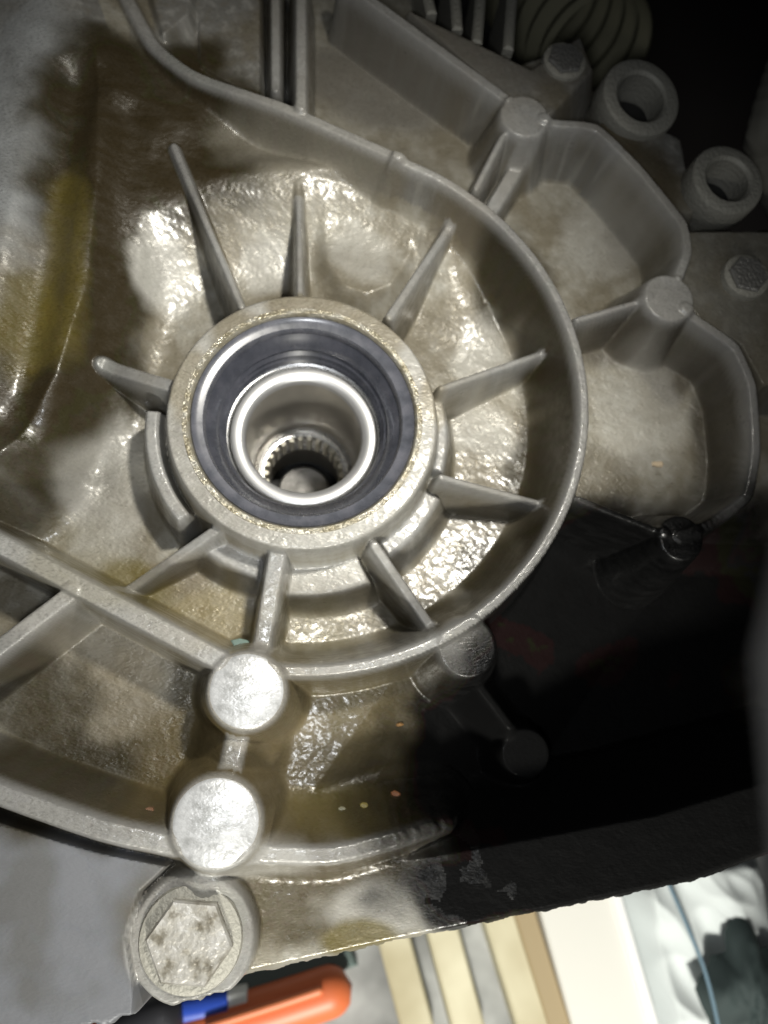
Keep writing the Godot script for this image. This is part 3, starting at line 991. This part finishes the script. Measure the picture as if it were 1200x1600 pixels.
	part("front_ring", lathe([Vector2(16.5, -17.0), Vector2(16.7, -15.6), Vector2(17.1, -14.8), Vector2(17.8, -14.4), Vector2(20.0, -14.0), Vector2(20.6, -14.3), Vector2(20.9, -15.4), Vector2(20.9, -30.0)], 120), mats.ring, out_hub)
	part("sleeve", lathe([Vector2(16.4, -53.6), Vector2(16.4, -17.2), Vector2(16.6, -16.6)], 96), mats.bore, out_hub)
	var collar := part("splined_collar", lathe([Vector2(13.0, -66.0), Vector2(13.0, -53.0), Vector2(13.3, -52.5), Vector2(14.0, -52.4), Vector2(14.4, -51.9), Vector2(14.9, -51.9), Vector2(15.4, -52.4), Vector2(16.45, -53.2)], 96), mats.steel, out_hub)
	var tooth := prism([Vector2(13.2, -0.95), Vector2(13.2, 0.95), Vector2(11.7, 0.65), Vector2(11.7, -0.65)], -62.0, -52.6, 0.15)
	for k in 26:
		var tt := part("spline_tooth", tooth, mats.spline, collar)
		tt.rotation.y = TAU * k / 26.0
	part("inner_bore", lathe([Vector2(14.0, -84.0), Vector2(14.0, -66.0), Vector2(13.0, -66.0)], 64), mats.bore, out_hub)
	part("end_plug", lathe([Vector2(0.0, -74.0), Vector2(8.6, -74.0), Vector2(9.4, -75.0), Vector2(9.4, -84.0)], 48), mats.dull, out_hub)

	# ---- bolts and hose
	bolt("hex_bolt", "pale speckled hex bolt in the round collar beside the smooth plate", Vector3(-23.0, -5.5, 127.6), 10.0, mats.worn_bolt, 0.2)
	bolt("hex_bolt", "dark hex bolt beside the larger ring lug above the flange", Vector3(80.8, -5.0, -127.4), 6.0, mats.bolt, 0.5)
	bolt("hex_bolt", "grey hex bolt below the smaller ring lug at the right edge", Vector3(133.9, -5.0, -53.0), 6.2, mats.bolt, 0.1)
	var hose := thing("braided_hose", "rough braided hose end beside the smaller ring lug", "hose")
	part("cover", tube([Vector3(155.9, 0.0, -133.9), Vector3(148.9, -6.0, -111.2), Vector3(152.0, -14.0, -105.6), Vector3(168.9, -30.0, -95.9), Vector3(190.6, -40.0, -80.3)], 6.0, 0.5), mat(Color(0.12, 0.115, 0.095), 0.8), hose)
	# ---- dark hose close to the lens; its unseen length is shaped to shade the housing
	var near_hose := thing("rubber_hose", "blurred dark grey rubber hose close to the lens at the right edge, shaped to shade the housing", "hose")
	part("cover", tube([Vector3(220, 175, -20), Vector3(130, 168, -9), Vector3(95, 166, -8), Vector3(75, 165, 3), Vector3(70, 165, 20), Vector3(61, 165, 48), Vector3(41.0, 165, 78), Vector3(62, 168, 102), Vector3(100, 150, 180), Vector3(180, 40, 260), Vector3(240, -150, 330)], 18.0, 0.0, 40), mat(Color(0.016, 0.016, 0.0155), 0.75), near_hose)
	background()

func background() -> void:
	var y := -220.0
	var cream := mat(Color(0.72, 0.68, 0.50), 0.6)
	cream.albedo_texture = noise_tex(0.01, 51, false, 0, [[0.0, Color(0.75, 0.72, 0.65)], [1.0, Color(1, 1, 1)]])
	cream.uv1_triplanar = true
	cream.uv1_scale = Vector3(3, 3, 3)
	var tan := mat(Color(0.36, 0.28, 0.16), 0.7)
	var slat_list := [
		[Vector2(43.9, 172.0), Vector2(60.4, 228.8), 7.6, cream, "cream wooden slat nearest the orange handle"],
		[Vector2(67.7, 169.8), Vector2(84.4, 229.8), 7.6, cream, "middle cream wooden slat of the three"],
		[Vector2(95.1, 164.8), Vector2(115.6, 230.9), 7.6, cream, "cream wooden slat beside the tan batten"],
	]
	for e in slat_list:
		var t := thing("slatted_board", e[4], "slat", Vector3.ZERO, "cream slats on the floor below the housing")
		part("board", prism(box_pts(e[0], e[1], e[2]), y, y + 15.0, 1.2), e[3], t)
	var bt := thing("wooden_batten", "thin tan wooden batten between the cream slats and the white board", "batten")
	part("board", prism(box_pts(Vector2(108.1, 164.6), Vector2(127.5, 230.6), 5.2), y, y + 17.0, 1.0), tan, bt)
	var wb := thing("white_board", "plain off-white board lying beside the tan batten", "board")
	part("panel", prism([Vector2(111.9, 152.7), Vector2(150.4, 147.6), Vector2(170.7, 231.1), Vector2(132.3, 229.7)], y, y + 20.0, 1.0), mat(Color(0.72, 0.71, 0.66), 0.5), wb)
	part("edge_strip", prism(box_pts(Vector2(150.0, 147.3), Vector2(170.8, 230.4), 2.6), y, y + 22.5, 0.8), mat(Color(0.85, 0.86, 0.86), 0.4), wb)
	# crumpled cloth
	var cloth := thing("crumpled_cloth", "crumpled pale grey blue cloth beside the white board", "cloth")
	part("fabric", crumple(Vector2(157.3, 141.9), Vector2(236.9, 233.7), y), mat(Color(0.58, 0.62, 0.62), 0.85), cloth)
	part("seam", tube([Vector3(177.0, -192.0, 155.3), Vector3(185.1, -190.0, 177.4), Vector3(192.3, -190.0, 199.3), Vector3(197.9, -192.0, 229.1)], 0.9, 0.0, 10), mat(Color(0.14, 0.22, 0.28), 0.8), cloth)
	var rag := thing("dark_rag", "dark green black rag lying on the pale cloth", "rag")
	part("fabric", rag_mesh(Vector2(215.9, 212.0), 27.0, -196.0), mat(Color(0.025, 0.04, 0.04), 0.8), rag)
	# tools at the bottom edge
	var orange := thing("orange_tool", "orange tool handle with a rounded tip lying below the housing", "tool")
	part("handle", tube([Vector3(27.2, -205.0, 200.9), Vector3(-5.0, -205.0, 209.4), Vector3(-44.7, -205.0, 219.3), Vector3(-93.6, -205.0, 232.9)], 11.0, 0.0, 28, true), mat(Color(0.70, 0.17, 0.06), 0.45), orange)
	part("grip_inset", tube([Vector3(13.5, -194.0, 199.1), Vector3(-7.7, -194.0, 204.8), Vector3(-38.1, -194.0, 212.5)], 2.0, 0.0, 12, true), mat(Color(0.74, 0.22, 0.09), 0.45), orange)
	var blue := thing("blue_screwdriver", "blue handled tool with a white end by the orange handle", "tool")
	part("handle", tube([Vector3(-64.8, -204.0, 211.1), Vector3(-28.8, -204.0, 206.2)], 7.0, 0.0, 20), mat(Color(0.02, 0.07, 0.45), 0.35), blue)
	part("end_cap", tube([Vector3(-28.8, -204.0, 206.2), Vector3(-20.2, -204.0, 204.9)], 6.0, 0.0, 20), mat(Color(0.75, 0.76, 0.72), 0.5), blue)
	var strap := thing("green_cloth_strip", "dark grey green cloth strip behind the orange handle", "cloth")
	part("fabric", prism([Vector2(-46.9, 203.3), Vector2(-11.8, 192.2), Vector2(26.0, 187.8), Vector2(30.7, 196.2), Vector2(-5.4, 206.0), Vector2(-39.9, 223.3)], y, y + 6.0, 1.5), mat(Color(0.12, 0.16, 0.15), 0.9), strap)
	var black := thing("black_tool", "black tool handle below the corner bolt", "tool")
	part("handle", tube([Vector3(-85.1, -200.0, 221.4), Vector3(-64.0, -200.0, 211.7), Vector3(-46.8, -200.0, 210.3)], 11.0, 0.0, 24, true), mat(Color(0.03, 0.03, 0.035), 0.4), black)
	var red := thing("orange_rag", "pale orange scrap under the smooth plate", "scrap")
	part("scrap", prism([Vector2(-112.9, 224.9), Vector2(-100.4, 210.0), Vector2(-85.0, 209.3), Vector2(-76.5, 226.3)], y, y + 7.0, 1.5), mat(Color(0.75, 0.36, 0.20), 0.7), red)
	# ribbed sleeve beyond the fins
	var sleeve := thing("ribbed_sleeve", "dim olive ribbed rubber sleeve behind the cooling fins", "sleeve", Vector3(98.1, -75.0, -236.7))
	var prof := []
	for k in 41:
		prof.append(Vector2(24.0 + 1.3 * sin(k * 1.6), 60.0 - k * 3.0))
	var sl := part("cover", lathe(prof, 48), mat(Color(0.22, 0.21, 0.14), 0.8), sleeve)
	sl.rotation = Vector3(1.25, 0.3, 0.0)
	# black sheet added as painted shade on the floor under the far side
	var sheet_o := thing("shade_sheet", "black sheet added to paint shade on the floor beyond the ring lugs", "mat")
	part("sheet", prism([Vector2(190, -900), Vector2(900, -900), Vector2(900, 120), Vector2(150, 120)], y, y + 5.0, 1.0), mat(Color(0.008, 0.006, 0.006), 0.8), sheet_o)
	# flecks of paint and swarf in the oil
	for e in [
		[Vector3(26.9, -18.0, 97.9), Color(0.22, 0.09, 0.04), 1.1, "orange fleck on the dark oily face below the rim"],
		[Vector3(18.0, -14.0, 100.3), Color(0.22, 0.18, 0.06), 1.1, "yellow fleck on the lower face beside the lower ridge"],
		[Vector3(12.4, -13.0, 101.1), Color(0.2, 0.19, 0.12), 0.9, "pale yellow fleck left of the yellow fleck"],
		[Vector3(108.5, -21.0, 2.9), Color(0.5, 0.40, 0.28), 1.5, "pale tan fleck on the right pocket floor"],
		[Vector3(28.4, -21.0, 80.1), Color(0.2, 0.11, 0.04), 0.9, "amber fleck on the oily face under the rim"],
		[Vector3(-35.2, -14.0, 99.7), Color(0.18, 0.1, 0.06), 1.1, "rusty fleck in the lower left pocket"],
		[Vector3(-14.9, -5.0, 59.2), Color(0.15, 0.21, 0.18), 2.2, "green glassy chip above the white machined boss"],
	]:
		var at: Vector3 = e[0]
		at.y = hgt[int(round((at.z - Z0) / CELL)) * NX + int(round((at.x - X0) / CELL))]
		var fk := thing("debris_fleck", e[3], "fleck", at, "flecks stuck in the oil")
		var pts := []
		for k in 7:
			var a := TAU * k / 7.0
			pts.append(Vector2(cos(a) * 1.3, sin(a) * 0.8) * float(e[2]) * rng.randf_range(0.7, 1.15))
		part("flake", prism(pts, -1.5, 0.7, 0.3), mat(e[1], 0.25), fk)

func crumple(a: Vector2, b: Vector2, y: float) -> ArrayMesh:
	var st := SurfaceTool.new()
	st.begin(Mesh.PRIMITIVE_TRIANGLES)
	st.set_smooth_group(0)
	var n := 70
	var f := FastNoiseLite.new()
	f.seed = 77
	f.frequency = 0.014
	f.fractal_type = FastNoiseLite.FRACTAL_RIDGED
	f.fractal_octaves = 3
	var g := []
	for i in n + 1:
		var row := []
		for k in n + 1:
			var x := lerpf(a.x, b.x, i / float(n))
			var z := lerpf(a.y, b.y, k / float(n))
			var e := minf(minf(i, n - i), minf(k, n - k)) / float(n)
			row.append(Vector3(x + (z - a.y) * 0.22, y + 2.0 + minf(1.0, e * 8.0) * (14.0 + 12.0 * f.get_noise_2d(x * 0.8 - z * 0.3, z * 0.5)), z))
		g.append(row)
	for i in n:
		for k in n:
			var q := [g[i][k], g[i + 1][k], g[i + 1][k + 1], g[i][k + 1]]
			for t in [0, 1, 2, 0, 2, 3]:
				st.add_vertex(q[t] * S)
	st.index()
	st.generate_normals()
	return st.commit()

func rag_mesh(c: Vector2, r: float, y: float) -> ArrayMesh:
	var st := SurfaceTool.new()
	st.begin(Mesh.PRIMITIVE_TRIANGLES)
	st.set_smooth_group(0)
	var f := FastNoiseLite.new()
	f.seed = 5
	f.frequency = 0.05
	var rings := 14
	var segs := 40
	var g := []
	for i in rings + 1:
		var row := []
		for k in segs + 1:
			var a := TAU * (k % segs) / segs
			var rr := r * (0.75 + 0.5 * f.get_noise_2d(cos(a) * 20.0, sin(a) * 20.0)) * i / rings
			var p := Vector2(cos(a) * rr, sin(a) * rr * 1.6)
			row.append(Vector3(c.x + p.x, y + (1.0 - pow(i / float(rings), 3.0)) * (8.0 + 9.0 * f.get_noise_2d(p.x, p.y * 0.6)), c.y + p.y))
		g.append(row)
	for i in rings:
		for k in segs:
			var q := [g[i][k], g[i][k + 1], g[i + 1][k + 1], g[i + 1][k]]
			for t in [0, 2, 1, 0, 3, 2]:
				st.add_vertex(q[t] * S)
	st.index()
	st.generate_normals()
	return st.commit()
